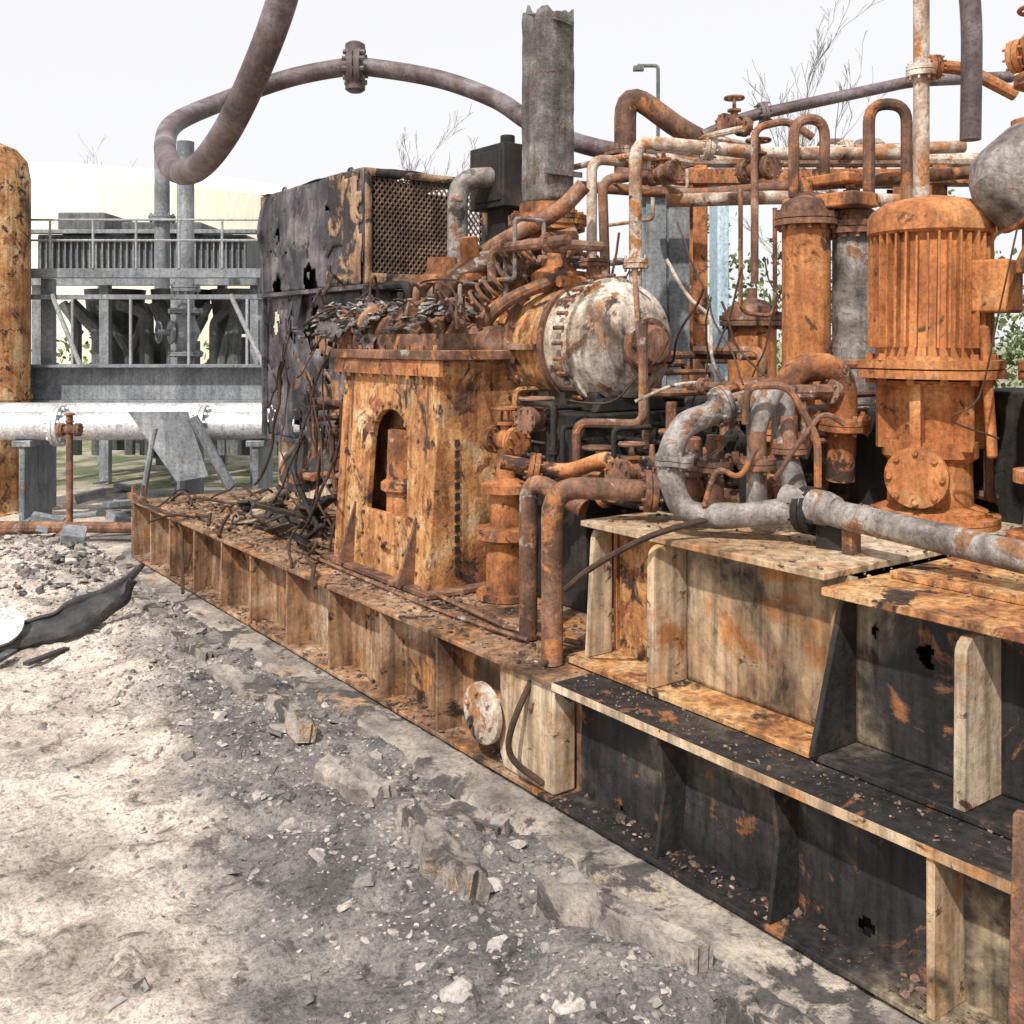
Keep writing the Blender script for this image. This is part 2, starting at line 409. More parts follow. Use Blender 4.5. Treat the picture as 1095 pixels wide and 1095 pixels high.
b.done('stiffeners_near',BEIGE2,sk,.002)
b=B();b.prism([(X0+.02,3.07,.069),(X0+.02,3.4,.069),(X0+.03,3.44,.12),(X0+.03,3.44,.489),(X0+.02,3.07,.489)],(.11,0,0));b.done('end_box',BEIGE2,sk,.01)
b=B();b.box(X0+.2,4.7,-.5,YE,.47,.506);b.done('deck',SKID,sk)
b=B();b.box(4.55,4.7,-.5,YE,.036,.469).box(X0+.15,4.55,YE-.02,YE,.036,.469);b.done('back_beams',SKID,sk)
b=B()
c=Vector((X0-.03,3.5,.27));b.cyl(c+Vector((.03,0,0)),c+Vector((.15,0,0)),.06);b.lathe(c,(1,0,0),[(0,.02),(.001,.115),(.006,.125),(.03,.125)],32,wob=.0)
for k in range(6):
    a=k*math.pi/3+.3;p=c+Vector((0,math.cos(a)*.085,math.sin(a)*.085));b.cyl(p-Vector((.015,0,0)),p+Vector((.02,0,0)),.012,6)
b.done('blind_flange',PIPEW,sk,.002)
b=B()
for x in(2.42,2.5): b.box(x,x+.03,8.62,8.66,.0,.62)
b.box(2.40,2.44,8.3,8.7,.511,.56)
b.done('end_posts',RUSTB,sk,.003)
b=B();b.tube(catmull([(2.62,5.9,.53),(2.6,5.0,.525),(2.58,4.2,.525),(2.62,3.5,.53)]),.01,6)
b.tube([(2.72,4.4,.53),(2.66,3.7,.53),(2.75,3.3,.54)],.012,6);b.done('loose_rods',RUSTB,sk)
db=B()
for k in range(3200):
    x=2.44+abs(random.gauss(0,.45));y=U(3.2,8.5)
    if x>3.6:continue
    s=.004+.022*R()**3;chunk(db,(x,y,.511+s*.15),s,.4)
for k in range(500):
    x=U(2.42,2.6);y=U(.6,3.1);s=.003+.01*R()**3;chunk(db,(x,y,.513+s*.15),s,.4)
for k in range(900):
    x=U(2.41,2.53);y=U(.6,8.5);s=.004+.022*R()**3;chunk(db,(x,y,.069+s*.2),s,.4)
for k in range(900):
    x=U(2.7,4.0);y=U(.6,3.1);s=.003+.014*R()**3;chunk(db,(x,y,1.081+s*.15),s,.4)
mdeb=mk('rust_flakes',[(.3,(.05,.035,.03)),(.5,(.17,.11,.08)),(.7,(.38,.31,.25))],9,[],island=True,streak=0)
db.done('rust_flake_debris',mdeb,flat=True)
# ------------------------------------------------------------------ pump base frame
pb=root('pump_base_frame',(2.7,2,.51))
b=B();b.box(2.66,4.5,2.02,3.2,1.055,1.078);b.done('top_plate_left',BEIGE2,pb,.003)
b=B();b.box(2.62,4.5,-.4,2.0,1.02,1.045);b.box(2.9,4.4,-.4,1.95,1.046,1.07);b.done('top_plate_right',RUSTY,pb,.003)
dent2=lambda p:.012*noise.noise(Vector((3,p.y*3,p.z*3)))+.004*noise.noise(p*13)
b=B();b.panel((2.795,2.73,.535),(0,-.74,0),(0,0,.52),50,30,None,dent2);b.done('web_a',BEIGE,pb,0,.01)
b=B();b.panel((2.795,1.99,.535),(0,-2.4,0),(0,0,.485),240,54,lambda a,c,p:not(noise.noise(p*6+Vector((9,4,1)))+.3*noise.noise(p*21)>.58),dent2);b.done('web_b',SOOT,pb,0,.01)
b=B();b.box(2.9,2.91,-.4,1.98,.535,1.0);b.done('inner_web',SOOT2,pb)
b=B();b.box(2.82,2.83,2.77,3.14,.535,1.054);b.done('web_c',RUSTY,pb)
b=B();b.box(2.6,4.5,2.03,3.24,.513,.534);b.done('bottom_plate_left',RUSTY,pb,.003)
b=B();b.box(2.6,4.5,-.4,2.026,.513,.534);b.done('bottom_plate_right',SOOT,pb,.003)
def gusset(y,mat,nm,t=.03,xb=2.605,xt=2.66,zt=1.05,rd=.05):
    pts=[(xb,y,.535),(2.788,y,.535),(2.788,y,zt)]
    pts+=[(xt+rd*(1-math.sin(a)),y,zt-rd*(1-math.cos(a))) for a in [k*math.pi/8 for k in range(5)]]
    b=B();b.prism(pts,(0,t,0));b.done(nm,mat,pb,.004)
gusset(2.73,BEIGE2,'gusset_a',.035,2.61,2.615,1.052)
gusset(3.15,BEIGE2,'gusset_end',.025,2.66,2.69,1.05)
gusset(1.99,SOOT2,'gusset_b',.02,2.57,2.70,1.018,.08)
gusset(1.52,BEIGE2,'gusset_c',.035,2.60,2.605,1.0)
gusset(.95,BEIGE2,'gusset_d',.035,2.60,2.605,1.0)
b=B();b.box(2.83,4.45,3.17,3.19,.535,1.054);b.done('end_plate',RUST,pb)
# ------------------------------------------------------------------ bearing pedestal
pd=root('bearing_pedestal',(2.9,5,.51))
b=B()
b.prism([(2.70,4.45,.511),(3.35,4.45,.511),(3.3,4.45,1.70),(2.78,4.45,1.70)],(0,.07,0))
b.prism([(2.70,5.45,.511),(3.35,5.45,.511),(3.3,5.45,1.70),(2.78,5.45,1.70)],(0,.07,0))
arch=[(4.73,.86)]
for k in range(0,9):
    a=math.pi*k/8; arch.append((4.955-.2*math.cos(a)*(1.0),1.26+.17*math.sin(a)))
arch.append((5.18,.86))
def fx(z):return 2.72+(z-.511)*.06/1.19
left=[(4.525,.511),(4.525,1.70),(4.955,1.70)]+[arch[k] for k in range(5,0,-1)]+[arch[0],(4.955,.86),(4.955,.511)]
right=[(5.445,.511),(5.445,1.70),(4.955,1.70)]+[arch[k] for k in range(5,10)]+[arch[-1],(4.955,.86),(4.955,.511)]
for poly in(left,right): b.prism([(fx(z),y,z) for y,z in poly],(.04,0,0))
b.box(2.95,2.97,4.525,5.445,.511,1.70)
b.done('frame_body',RUSTY,pd,.006)
b=B()
for k in range(1,10):
    y,z=arch[k];b.cyl((fx(z)-.012,y+(.0),z+.03),(fx(z)+.01,y,z+.03),.012,6)
for z in(.6,.72,.84):
    for y in(4.6,4.8,5.0,5.2,5.38):b.cyl((fx(z)-.012,y,z),(fx(z)+.01,y,z),.01,6)
b.tube([(2.735,4.56,.55),(2.765,4.56,1.2),(2.78,4.56,1.66)],.012,6)
b.tube([(2.735,5.4,.55),(2.765,5.4,1.2),(2.78,5.4,1.66)],.012,6)
b.prism([(2.62,4.62,.541),(2.72,4.62,.541),(2.745,4.62,.9)],(0,.02,0));b.prism([(2.62,5.3,.541),(2.72,5.3,.541),(2.745,5.3,.9)],(0,.02,0))
b.done('frame_bolts_ribs',RUSTB,pd)
b=B();b.box(2.72,3.4,4.38,5.6,1.702,1.755).box(2.66,3.4,4.38,5.62,.5115,.54);b.done('frame_plates',RUSTB,pd,.006)
b=B();b.box(2.735,2.76,4.4,5.58,1.62,1.70)
for k in range(9):b.cyl((2.745,4.45+k*.135,1.6),(2.745,4.45+k*.135,1.78),.012,6)
b.lathe((2.87,4.98,.56),(0,0,1),[(0,.1),(.4,.1),(.42,.13),(.46,.13),(.48,.1),(.75,.09)],18)
b.done('inner_column',RUST,pd)
b=B()
for k in range(13): b.box(2.86,2.885,4.438,4.4495,.6+k*.055,.635+k*.055)
b.done('louvre_slots',SOOT2,pd)
b=B();b.lathe((3.02,4.22,.512),(0,0,1),[(0,.15),(.03,.15),(.03,.1),(.28,.1),(.3,.15),(.35,.15),(.36,.08),(.52,.08),(.53,.125),(.57,.125),(.6,.05),(.78,.04)],20,wob=.02)
b.valve((3.02,4.22,1.3),(0,1,0),.045);b.done('drain_valve',RUST,pd)
# ------------------------------------------------------------------ compressor
cp=root('gas_compressor',(3.5,4.5,1.78))
CX,CZ=3.5,1.79
b=B();b.lathe((CX,3.72,CZ),(0,1,0),[(0,.05),(.01,.17),(.05,.24),(.11,.295),(.16,.31),(.2,.315),(.2,.335),(.24,.335),(.24,.312)],40)
b.lathe((CX,3.955,CZ),(0,1,0),[(0,.31),(.2,.31)],40);b.done('end_bell',WHITE,cp)
b=B();b.lathe((CX,4.156,CZ),(0,1,0),[(0,.31),(.25,.31),(.25,.325),(.28,.325),(.28,.31),(.42,.31)],40)
b.flange((CX,4.58,CZ),(0,1,0),.38,.035,24,.018,40)
b.lathe((CX,4.62,CZ),(0,1,0),[(0,.3),(.1,.27),(.45,.25),(.5,.3)],32)
b.flange((CX,5.17,CZ),(0,1,0),.37,.035,20,.018,36)
b.lathe((CX,5.2,CZ),(0,1,0),[(0,.32),(.3,.32),(.34,.26),(.6,.24),(.62,.3),(.7,.3),(.72,.2),(1.0,.17)],32)
b.done('casing',RUSTY,cp)
b=B()
for k in range(28):
    a=2*math.pi*k/28;p=Vector((CX+math.cos(a)*.345,3.98,CZ+math.sin(a)*.345));b.cyl(p-Vector((0,.04,0)),p+Vector((0,.03,0)),.012,6)
for k in range(22):
    a=2*math.pi*k/22;p=Vector((CX+math.cos(a)*.335,4.42,CZ+math.sin(a)*.335));b.cyl(p-Vector((0,.04,0)),p+Vector((0,.05,0)),.014,6)
b.lathe((CX,4.13,CZ),(0,1,0),[(0,.33),(.035,.33)],40);b.lathe((CX,4.4,CZ),(0,1,0),[(0,.35),(.035,.35)],40)
b.done('flange_studs',RUSTB,cp)
b=B();b.lathe((CX,3.62,CZ-.01),(0,1,0),[(0,.03),(0.005,.085),(.03,.1),(.05,.1),(.05,.135),(.08,.135),(.16,.12)],24)
for k in range(8):
    a=k*math.pi/4;p=Vector((CX+math.cos(a)*.118,3.66,CZ-.01+math.sin(a)*.118));b.cyl(p,p+Vector((0,.03,0)),.012,6)
b.box(CX-.345,CX+.345,4.18,4.55,CZ-.035,CZ-.003)
b.box(CX-.42,CX+.42,4.6,5.2,CZ-.03,CZ+.02)
for k in range(7):
    for sx in(-.385,.385): b.cyl((CX+sx,4.66+k*.08,CZ-.05),(CX+sx,4.66+k*.08,CZ+.05),.014,6)
b.cyl((CX,4.1,CZ+.28),(CX,4.1,CZ+.42),.04);b.flange((CX,4.1,CZ+.42),(0,0,1),.075,.02,8)
b.done('bearing_cap_and_joint',RUSTB,cp,.002)
b=B();b.box(3.15,4.1,3.75,5.9,.507,1.45).box(3.3,3.75,3.85,5.6,1.45,1.55)  # support block kept black to stand in for the shadow under the drum
b.prism([(3.25,3.8,1.451),(3.75,3.8,1.451),(3.7,3.8,1.52),(3.3,3.8,1.52)],(0,.05,0));b.done('shade_support_block',SOOT2,cp,.01)
b=B()
b.lathe((3.69,4.74,2.0),(0,0,1),[(0,.18),(.12,.17),(.14,.24),(.2,.24),(.21,.15),(.42,.15),(.44,.22),(.5,.22),(.51,.17),(.6,.16)],26)
b.flange((3.69,4.74,2.5),(0,0,1),.23,.03,12,.018)
b.lathe((3.35,5.35,1.95),(0,0,1),[(0,.12),(.2,.12),(.2,.17),(.25,.17),(.26,.1),(.36,.09)],20)
b.lathe((3.3,4.9,1.95),Vector((-.2,-.1,1)),[(0,.1),(.22,.1),(.22,.15),(.26,.15),(.3,.06),(.45,.05)],18)
b.lathe((3.45,4.35,2.0),(0,0,1),[(0,.1),(.12,.1),(.12,.14),(.16,.14),(.2,.08),(.3,.07)],18)
b.done('nozzles',RUST,cp)
b=B()
b.tube(fillet([(3.3,5.6,1.85),(3.25,5.3,2.1),(3.35,4.8,2.35),(3.5,4.4,2.5),(3.6,4.3,2.65)],.2),.045,12)
b.tube(fillet([(3.1,5.0,1.8),(3.1,4.9,2.15),(3.35,4.6,2.3),(3.7,4.5,2.4)],.15),.05,12)
b.tube(fillet([(3.15,4.75,1.2),(3.1,4.75,1.7),(3.1,4.4,2.0),(3.4,4.2,2.15)],.15),.035,10)
for k in range(10):
    t=k/9;p=Vector((3.12+.2*t,4.75-.3*t,1.95+.33*t));b.ring(p,(.4,-.6,.6),.065,.012,14,5)
b.done('lube_lines',RUSTB,cp)
b=B()
for k in range(420):
    y=U(4.6,6.2);x=3.02+random.gauss(0,.13);z=1.84+.15*math.exp(-((x-3.0)/.16)**2)+U(-.02,.05)+.08*noise.noise(Vector((x*4,y*4,0)))
    s=U(.015,.06)
    chunk(b,(x,y,z),s,.2)
for (cx,cy,cz,sx,sy,am) in((2.98,5.6,1.95,.42,.8,.1),(3.1,6.0,2.03,.3,.4,.1)):
    b.panel((cx-sx/2,cy-sy/2,cz),(sx,0,0),(0,sy,0),26,34,lambda a,c,p:noise.noise(p*7)+.4*noise.noise(p*20)>-.04,lambda p,am=am,cx=cx,cy=cy:am*noise.noise(p*6+Vector((3,0,0)))+.06*noise.noise(p*18)-((p.x-cx)**2*2.2+(p.y-cy)**2*.5))
b.done('burnt_insulation',ASHM,cp,0,.006,flat=True)
b=B()
b.lathe((3.0,5.0,1.86),(0,1,0),[(0,.1),(.03,.15),(.12,.15),(.14,.1),(.4,.1),(.42,.17),(.5,.17),(.52,.12),(.9,.12)],22,wob=.04)
b.lathe((3.12,4.42,1.78),(0,1,0),[(0,.1),(.25,.12),(.26,.16),(.3,.16)],20,wob=.03)
b.box(2.82,3.3,4.5,5.5,1.756,1.84)
for k in range(80):
    p=Vector((U(2.8,3.3),U(4.45,5.7),U(1.78,2.0)));b.lathe(p,(U(-1,1),U(-1,1),U(.2,1)),[(0,.015),(.012,.018),(.04,.01),(.08,.01)],7)
b.done('coupling_and_bolts',RUSTB,cp)
# ------------------------------------------------------------------ stack
st=root('exhaust_stack',W(.21,6,2.6))
b=B();o=W(.21,6,0);seg=28
i0=len(b.v);n=26
for j in range(n+1):
    z=2.6+ (3.70-2.6)*j/n
    for k in range(seg):
        th=2*math.pi*k/seg
        c_,s_=math.cos(th),math.sin(th);q=(abs(c_)**5+abs(s_)**5)**(-1/5)
        rr=.125*q*(1+.05*noise.noise(Vector((c_*2,s_*2,z*4)))+.03*noise.noise(Vector((c_*6,s_*6,z*15))))
        zz=z
        if j==n: zz+=.09*noise.noise(Vector((c_*2.5,s_*2.5,1)))-.01
        b.v.append(Vector((o.x+c_*rr,o.y+s_*rr,zz)))
for j in range(n):
    for k in range(seg):
        q=(k+1)%seg;b.f.append((i0+j*seg+k,i0+j*seg+q,i0+(j+1)*seg+q,i0+(j+1)*seg+k))
STK=mk('stack_cladding',[(.3,(.05,.045,.042)),(.46,(.12,.11,.105)),(.58,(.21,.195,.19)),(.75,(.36,.33,.3))],6,[((.16,.09,.06),.57,5)],rough=.8,bump=.8)
b.done('shell',STK,st,0,.015)
b=B()
b.box(o.x-.14,o.x+.14,o.y-.145,o.y-.128,2.75,2.78)
b.lathe((o.x,o.y,3.63),(0.1,-.3,1),[(0,.1),(.04,.14),(.05,.13),(.06,.04)],16,wob=.06)
b.done('bands',STK,st)
# ------------------------------------------------------------------ control cabinet
cc=root('control_cabinet',(3.9,7.4,.5))
def hol(seed,thr):
    return lambda a,c,p:noise.noise(Vector((p.x*4,p.y*4,p.z*4))+Vector((seed,seed,0)))+.35*noise.noise(p*17)<thr
wv=lambda p:.035*noise.noise(p*2.4)+.012*noise.noise(p*8)
b=B()
b.panel((3.39,8.3,2.2),(0,-1.86,0),(0,0,.82),90,44,hol(3,.42),wv)
b.panel((3.39,8.3,2.2),(1.05,0,0),(0,0,.82),20,16,hol(5,.5),wv)
b.panel((3.39,8.3,3.02),(1.05,0,0),(0,-1.86,0),30,50,hol(5,.5),wv)
b.panel((3.45,8.3,1.02),(0,-1.8,0),(0,0,1.14),90,60,hol(9,.28),wv)
b.panel((3.45,6.5,1.02),(.95,0,0),(0,0,1.14),40,40,hol(19,.35),wv)
b.done('burnt_panels',CAB,cc,0,.006)
b=B()
def keep(a,c,p):
    return not(.05<a<.96 and .1<c<.92)
b.panel((3.392,6.438,2.2),(1.05,0,0),(0,0,.82),40,30,keep)
b.panel((3.383,7.0,2.2),(0,-.55,0),(0,0,.82),30,30,lambda a,c,p:noise.noise(p*3)+.5*noise.noise(p*9)>-.1,lambda p:wv(p)+.004);b.done('vent_frame',CABO,cc,0,.008)
b=B()
x0,x1,z0,z1=3.45,4.4,2.28,2.96
nn=22
for k in range(-16,nn+16):
    for sg in(1,-1):
        pts=[]
        xa=x0+(x1-x0)*k/nn
        for t in range(0,41):
            z=z0+(z1-z0)*t/40;x=xa+sg*(z-z0)*.75
            if x0<=x<=x1:pts.append((x,6.45+.002*sg,z))
        if len(pts)>1:b.tube([pts[0],pts[-1]],.0075,4)
b.done('expanded_metal_mesh',MESHM,cc)
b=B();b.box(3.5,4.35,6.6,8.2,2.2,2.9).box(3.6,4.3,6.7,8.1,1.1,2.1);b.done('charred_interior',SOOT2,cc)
b=B()
for (x,y) in((3.41,6.46),(3.41,8.27),(4.41,6.46),(4.41,8.27)): b.box(x-.02,x+.02,y-.02,y+.02,1.0,3.0)
b.box(3.36,4.46,6.41,8.32,2.165,2.198).box(3.42,4.42,6.48,8.28,.98,1.018)
for k in range(9):b.box(3.5,3.52,6.55+k*.2,6.57+k*.2,1.05,2.15)
b.done('frame',CAB,cc,.003)
b=B();b.box(3.5,4.35,6.55,8.2,.507,.978);b.done('plinth',BEIGE2,cc,.01)
b=B()
for y in(6.9,8.1):b.tube(fillet([(3.5,y,3.0),(3.5,y,3.08),(3.5,y-.07,3.08),(3.5,y-.07,3.0)],.03),.01,6)
for k in range(16):b.obox((U(3.38,3.44),U(6.5,8.2),U(1.2,2.2)),(.01,U(.05,.25),U(.05,.25)),U(-.4,.4),U(-.4,.4),U(-.4,.4))
b.done('loose_fittings',CAB,cc)
b=B();c=W(-.03,7,0);b.obox((c.x,c.y,2.9),(.35,.4,.42));b.obox((c.x,c.y,2.3),(.2,.2,.8))
b.obox((c.x-.18,c.y-.02,2.9),(.012,.3,.34));b.cyl((c.x,c.y,3.1),(c.x,c.y,3.2),.05);b.done('junction_box',SOOT2,None,.02)
# ------------------------------------------------------------------ motors
def motor(name,x,y,z0,r,hb,mat):
    rt=root(name,(x,y,z0))
    b=B();zb=z0+.58
    b.lathe((x,y,zb+.07),(0,0,1),[(0,r*.95),(.02,r*.9),(hb*.9,r*.9)],36)
    n=36
    for k in range(n):
        if random.random()<.06:continue
        a=2*math.pi*k/n;M=Matrix.Translation((x,y,zb+.12))@Matrix.Rotation(a,4,'Z')
        b.box(r*.86,r*1.03,-.004,.004,0,hb*U(.68,.74),M)
    b.lathe((x,y,zb+.1+hb*.74),(0,0,1),[(0,r*1.0),(.01,r*1.06),(.07,r*1.06),(.1,r*.98),(.13,r*.8),(.15,r*.45),(.155,r*.1)],36)
    b.done('finned_body',mat,rt,jit=.006)
    b=B();b.flange((x,y,zb+.035),(0,0,1),r*1.22,.035,12,.016,36)
    b.lathe((x,y,z0+.03),(0,0,1),[(0,r*.95),(.03,r*.95),(.05,r*.72),(.22,r*.7),(.24,r*.8),(.3,r*.8),(.3,r*.6),(.5,r*.66),(.54,r*.95)],28)
    for k in range(6):
        a=2*math.pi*k/6+.3;M=Matrix.Translation((x,y,z0+.3))@Matrix.Rotation(a,4,'Z');b.box(r*.5,r*.9,-.02,.02,0,.26,M)
    b.flange((x,y,z0+.02),(0,0,1),r*1.15,.02,10,.016,30)
    dv=Vector((-.85,-.3,0)).normalized()
    cb=Vector((x,y,z0+.2))
    b.lathe(cb,dv,[(0,r*.42),(r*.85,r*.42),(r*.85,r*.52),(r*1.0,r*.52),(r*1.02,r*.34)],24)
    for k in range(8):
        _,u,v=basis(dv);a=k*math.pi/4;p=cb+dv*r*1.0+(u*math.cos(a)+v*math.sin(a))*r*.43;b.cyl(p,p+dv*.015,.011,6)
    b.done('pump_housing',RUSTM,rt,jit=.004)
    b=B();b.obox((x+.05,y-r*1.1,zb+.35),(.18,.14,.2),.2);b.cyl((x,y-r,zb+.2),(x,y-r*1.15,zb-.3),.02)
    b.done('terminal_box',mat,rt,.01)
    return rt
motor('electric_pump_motor',3.75,2.34,1.078,.225,.62,RUSTM)
motor('electric_pump_motor',3.9,1.80,1.078,.19,.45,RUST)
hd=root('motor_fan_cowl',W(1.86,3.85,2.5));cl=W(1.93,3.85,2.43);ca=Vector((-.5,.35,.55))
b=B();b.lathe(cl,ca,[(-.09,.2),(-.02,.2),(.06,.195),(.12,.17),(.16,.12),(.175,.06),(.18,.01)],30,wob=.012);b.done('shell',GREY,hd,0,jit=.03,jf=5)
b=B();b.ring(cl-ca.normalized()*.08,ca,.203,.012,28);b.done('rim',RUST,hd,jit=.03,jf=5)
b=B();c=W(2.0,3.9,0)
b.lathe((c.x,c.y,2.55),(0,0,1),[(0,.07),(.05,.1),(.09,.1),(.1,.05),(.2,.05),(.22,.09),(.26,.09),(.28,.05),(.4,.07),(.46,.02)],18)
b.cyl((c.x,c.y,2.1),(c.x,c.y,2.6),.06);b.valve((c.x,c.y,2.9),(0,1,0),.04);b.done('relief_valve',RUST)
b=B();b.box(3.35,3.6,1.5,1.75,1.07,1.13);b.lathe((3.45,1.72,1.13),(0,0,1),[(0,.13),(.03,.13),(.03,.08),(.2,.07),(.2,.11),(.24,.11),(.25,.06),(.9,.06),(.9,.1),(.94,.1),(1.1,.03)],20);b.done('discharge_valve',RUST)
# ------------------------------------------------------------------ filter vessels
def vessel(name,x,d,r,z0,z1,mat,top=True):
    c=W(x,d,0);rt=root(name,(c.x,c.y,z0))
    b=B();b.lathe((c.x,c.y,z0),(0,0,1),[(0,r*1.2),(.03,r*1.2),(.03,r),(z1-z0-.06,r)],28);b.done('shell',mat,rt)
    b=B();b.flange((c.x,c.y,z1-.03),(0,0,1),r*1.35,.03,12,.013)
    b.flange((c.x,c.y,z0+.3),(0,0,1),r*1.3,.025,12,.012)
    if top:b.lathe((c.x,c.y,z1),(0,0,1),[(0,r*1.1),(.05,r),(.08,r*.6),(.1,.03),(.16,.03)],18)
    b.done('flanges',RUSTB,rt);return rt
vessel('filter_vessel',1.43,5,.115,1.078,2.42,RUSTM)
vessel('filter_vessel',1.66,5,.10,1.078,2.38,GREY)
vessel('filter_vessel',1.40,6,.14,.51,1.95,RUSTM)
# ------------------------------------------------------------------ piping
pp=root('process_piping',(3.8,3.5,1.5))
def pipe(nm,mat,r,fr,pts,seg=12,fl=()):
    b=B();P=[W(*p) for p in pts]
    b.tube(fillet(P,fr),r,seg)
    for k in fl:
        k,t=k;c=P[k].lerp(P[k+1],t);b.flange(c,P[k+1]-P[k],r*1.9,.025,8)
    b.done(nm,mat,pp)
pipe('white_header',PIPEW,.036,.1,[(.66,5.5,2.1),(.66,5.5,2.87),(1.45,5.6,2.82),(2.2,5.7,2.84)],fl=((0,.15),(1,.5)))
pipe('white_riser',PIPEW,.03,.08,[(.45,5.8,2.2),(.45,5.8,2.83),(.95,5.9,2.80),(.95,6.4,2.8)],fl=((1,.6),))
pipe('riser_c',RUSTB,.028,.08,[(.52,5.7,2.1),(.5,5.7,2.7),(.75,5.7,2.72)],)
pipe('big_elbow',RUSTB,.075,.2,[(.77,7,2.9),(.77,7,3.52),(1.2,7,3.2),(1.5,7.2,3.15)],16,((0,.3),))
pipe('grey_elbow',GREY,.07,.16,[(-.36,6.8,2.2),(-.36,6.8,2.88),(0,6.9,2.9)],16)
pipe('cross_header',PIPEW,.04,.1,[(.9,6,2.62),(1.55,6,2.64),(2.6,6.2,2.64)],14,((1,.3),))
pipe('cross_header_2',PIPEW,.04,.1,[(1.0,6.5,3.05),(1.6,6.5,2.98),(2.9,6.6,3.05)],12,((1,.4),))
pipe('cross_header_3',RUSTB,.035,.1,[(.4,6.3,2.75),(1.1,6.3,2.7),(2.5,5.6,2.72)],12,((1,.6),))
pipe('sloped_line',PIPEG,.04,.1,[(1.3,7,3.2),(1.6,7,3.33),(2.72,7,3.57),(3.4,7,3.6)],12,((1,.1),))
pipe('u_bend_a',RUSTB,.026,.09,[(1.37,5,2.5),(1.37,5,2.88),(1.52,5,2.88),(1.52,5,2.55)],10)
pipe('u_bend_b',RUSTB,.028,.09,[(1.70,4.9,2.5),(1.70,4.9,2.93),(1.88,4.9,2.93),(1.88,4.9,2.3)],10)
pipe('u_bend_c',RUSTB,.02,.06,[(1.25,5.3,2.1),(1.25,5.3,2.9),(1.42,5.3,2.94),(1.55,5.3,2.85)],10)
pipe('sample_loop',RUSTB,.012,.06,[(1.2,5.4,2.6),(1.2,5.4,1.95),(1.38,5.4,1.93),(1.38,5.4,2.5)],8)
pipe('tall_riser',PIPEW,.036,.1,[(1.91,4.8,2.3),(1.91,4.8,4.2)],12,((0,.4),))
pipe('tall_riser_2',PIPEG,.045,.3,[(1.88,4.6,4.2),(1.98,4.6,3.6),(2.06,4.6,3.35),(2.05,4.6,2.7)],12,)
pipe('riser_link',RUST,.03,.08,[(1.91,4.8,3.08),(2.1,4.8,3.08),(2.35,4.8,2.95)],10,((0,.3),))
pipe('motor_side_pipe',RUST,.05,.12,[(2.0,4.4,1.1),(2.0,4.4,2.3),(2.3,4.4,2.35)],12,((0,.5),(0,.8)))
pipe('rust_elbow',RUST,.062,.16,[(1.42,4.45,1.2),(1.42,4.4,1.70),(1.17,4.4,1.68),(1.13,4.35,1.2)],14,((0,.5),(2,.6)))
pipe('u_pipe_front',RUSTB,.044,.12,[(.16,4.1,.515),(.16,4.1,1.22),(.62,4.1,1.20),(.75,4.2,1.2)],14,((1,.85),))
pipe('u_pipe_rear',RUSTB,.04,.12,[(.07,4.45,.515),(.07,4.45,1.22),(.3,4.3,1.1)],12)
pipe('low_pipe_a',RUST,.035,.08,[(-.05,4.7,1.25),(.25,4.7,1.2),(.45,4.5,1.3),(.45,4.5,1.1)],12,((0,.5),))
pipe('low_pipe_b',RUSTB,.022,.06,[(.3,4.8,1.15),(.3,4.8,1.42),(.6,4.7,1.42),(.6,4.7,1.9)],10)
pipe('low_pipe_c',RUST,.05,.1,[(.4,4.6,1.1),(.62,4.4,1.25),(.9,4.5,1.3)],12,((0,.5),))
pipe('thin_white_a',WHITE,.009,.1,[(.75,5.0,2.2),(.86,5.0,2.0),(.98,5,1.92),(.96,5,1.7),(1.1,5,1.5)],8)
pipe('thin_white_b',WHITE,.008,.1,[(.55,4.6,1.53),(.75,4.6,1.62),(1.05,4.6,1.6),(1.25,4.6,1.57)],8)
pipe('thin_c',RUSTB,.012,.05,[(.62,5.2,2.15),(.6,4.9,1.85),(.62,4.8,1.5)],8)
mf=root('pipe_manifold',W(.8,3.8,1.3))
b=B()
b.tube(fillet([W(.95,3.9,1.58),W(.80,3.85,1.56),W(.575,3.8,1.46),W(.60,3.8,1.19),W(.72,3.78,1.15),W(1.05,3.65,1.2)],.12),.048,16)
b.flange(W(.78,3.84,1.555),W(.95,3.9,1.58)-W(.575,3.8,1.46),.075,.02,8)
b.flange(W(.60,3.8,1.36),W(0.02,0,1),.07,.02,8)
b.tube(fillet([W(.98,3.85,1.62),W(.9,3.8,1.5),W(.9,3.78,1.2)],.08),.04,12)
b.tube(fillet([W(1.05,3.95,1.62),W(1.02,3.9,1.45),W(1.05,3.8,1.22)],.08),.045,12)
b.done('main_loop',GREY,mf,jit=.012,jf=9)
b=B()
for (x,d,z) in((.9,3.78,1.35),(.78,3.95,1.32),(1.04,3.86,1.4),(.7,4.0,1.3)):
    b.flange(W(x,d,z),(0,0,1),.07,.02,8);b.cyl(W(x,d,z-.2),W(x,d,z+.12),.033)
b.valve(W(.66,4.1,1.28),(1,.2,0),.035);b.valve(W(.5,4.3,1.25),(1,.2,0),.04,h=.12,wheel=.05)
b.tube(fillet([W(.85,3.75,1.5),W(.85,3.72,1.64),W(1.0,3.72,1.64),W(1.1,3.7,1.45),W(1.1,3.7,1.25)],.05),.014,8)
b.tube(fillet([W(.95,3.72,1.3),W(1.02,3.7,1.42),W(1.12,3.7,1.55),W(1.2,3.72,1.5)],.05),.01,8)
b.tube(fillet([W(.7,3.75,1.2),W(.74,3.72,1.35),W(.82,3.7,1.3),W(.88,3.7,1.42)],.05),.01,8)
b.done('flanges_valves',RUSTB,mf)
b=B();b.flange(W(1.06,3.64,1.2),(0,-1,0),.085,.03,8);b.obox(W(1.13,3.6,1.13),(.1,.1,.12),.3)
b.done('charred_flange',SOOT2,mf)
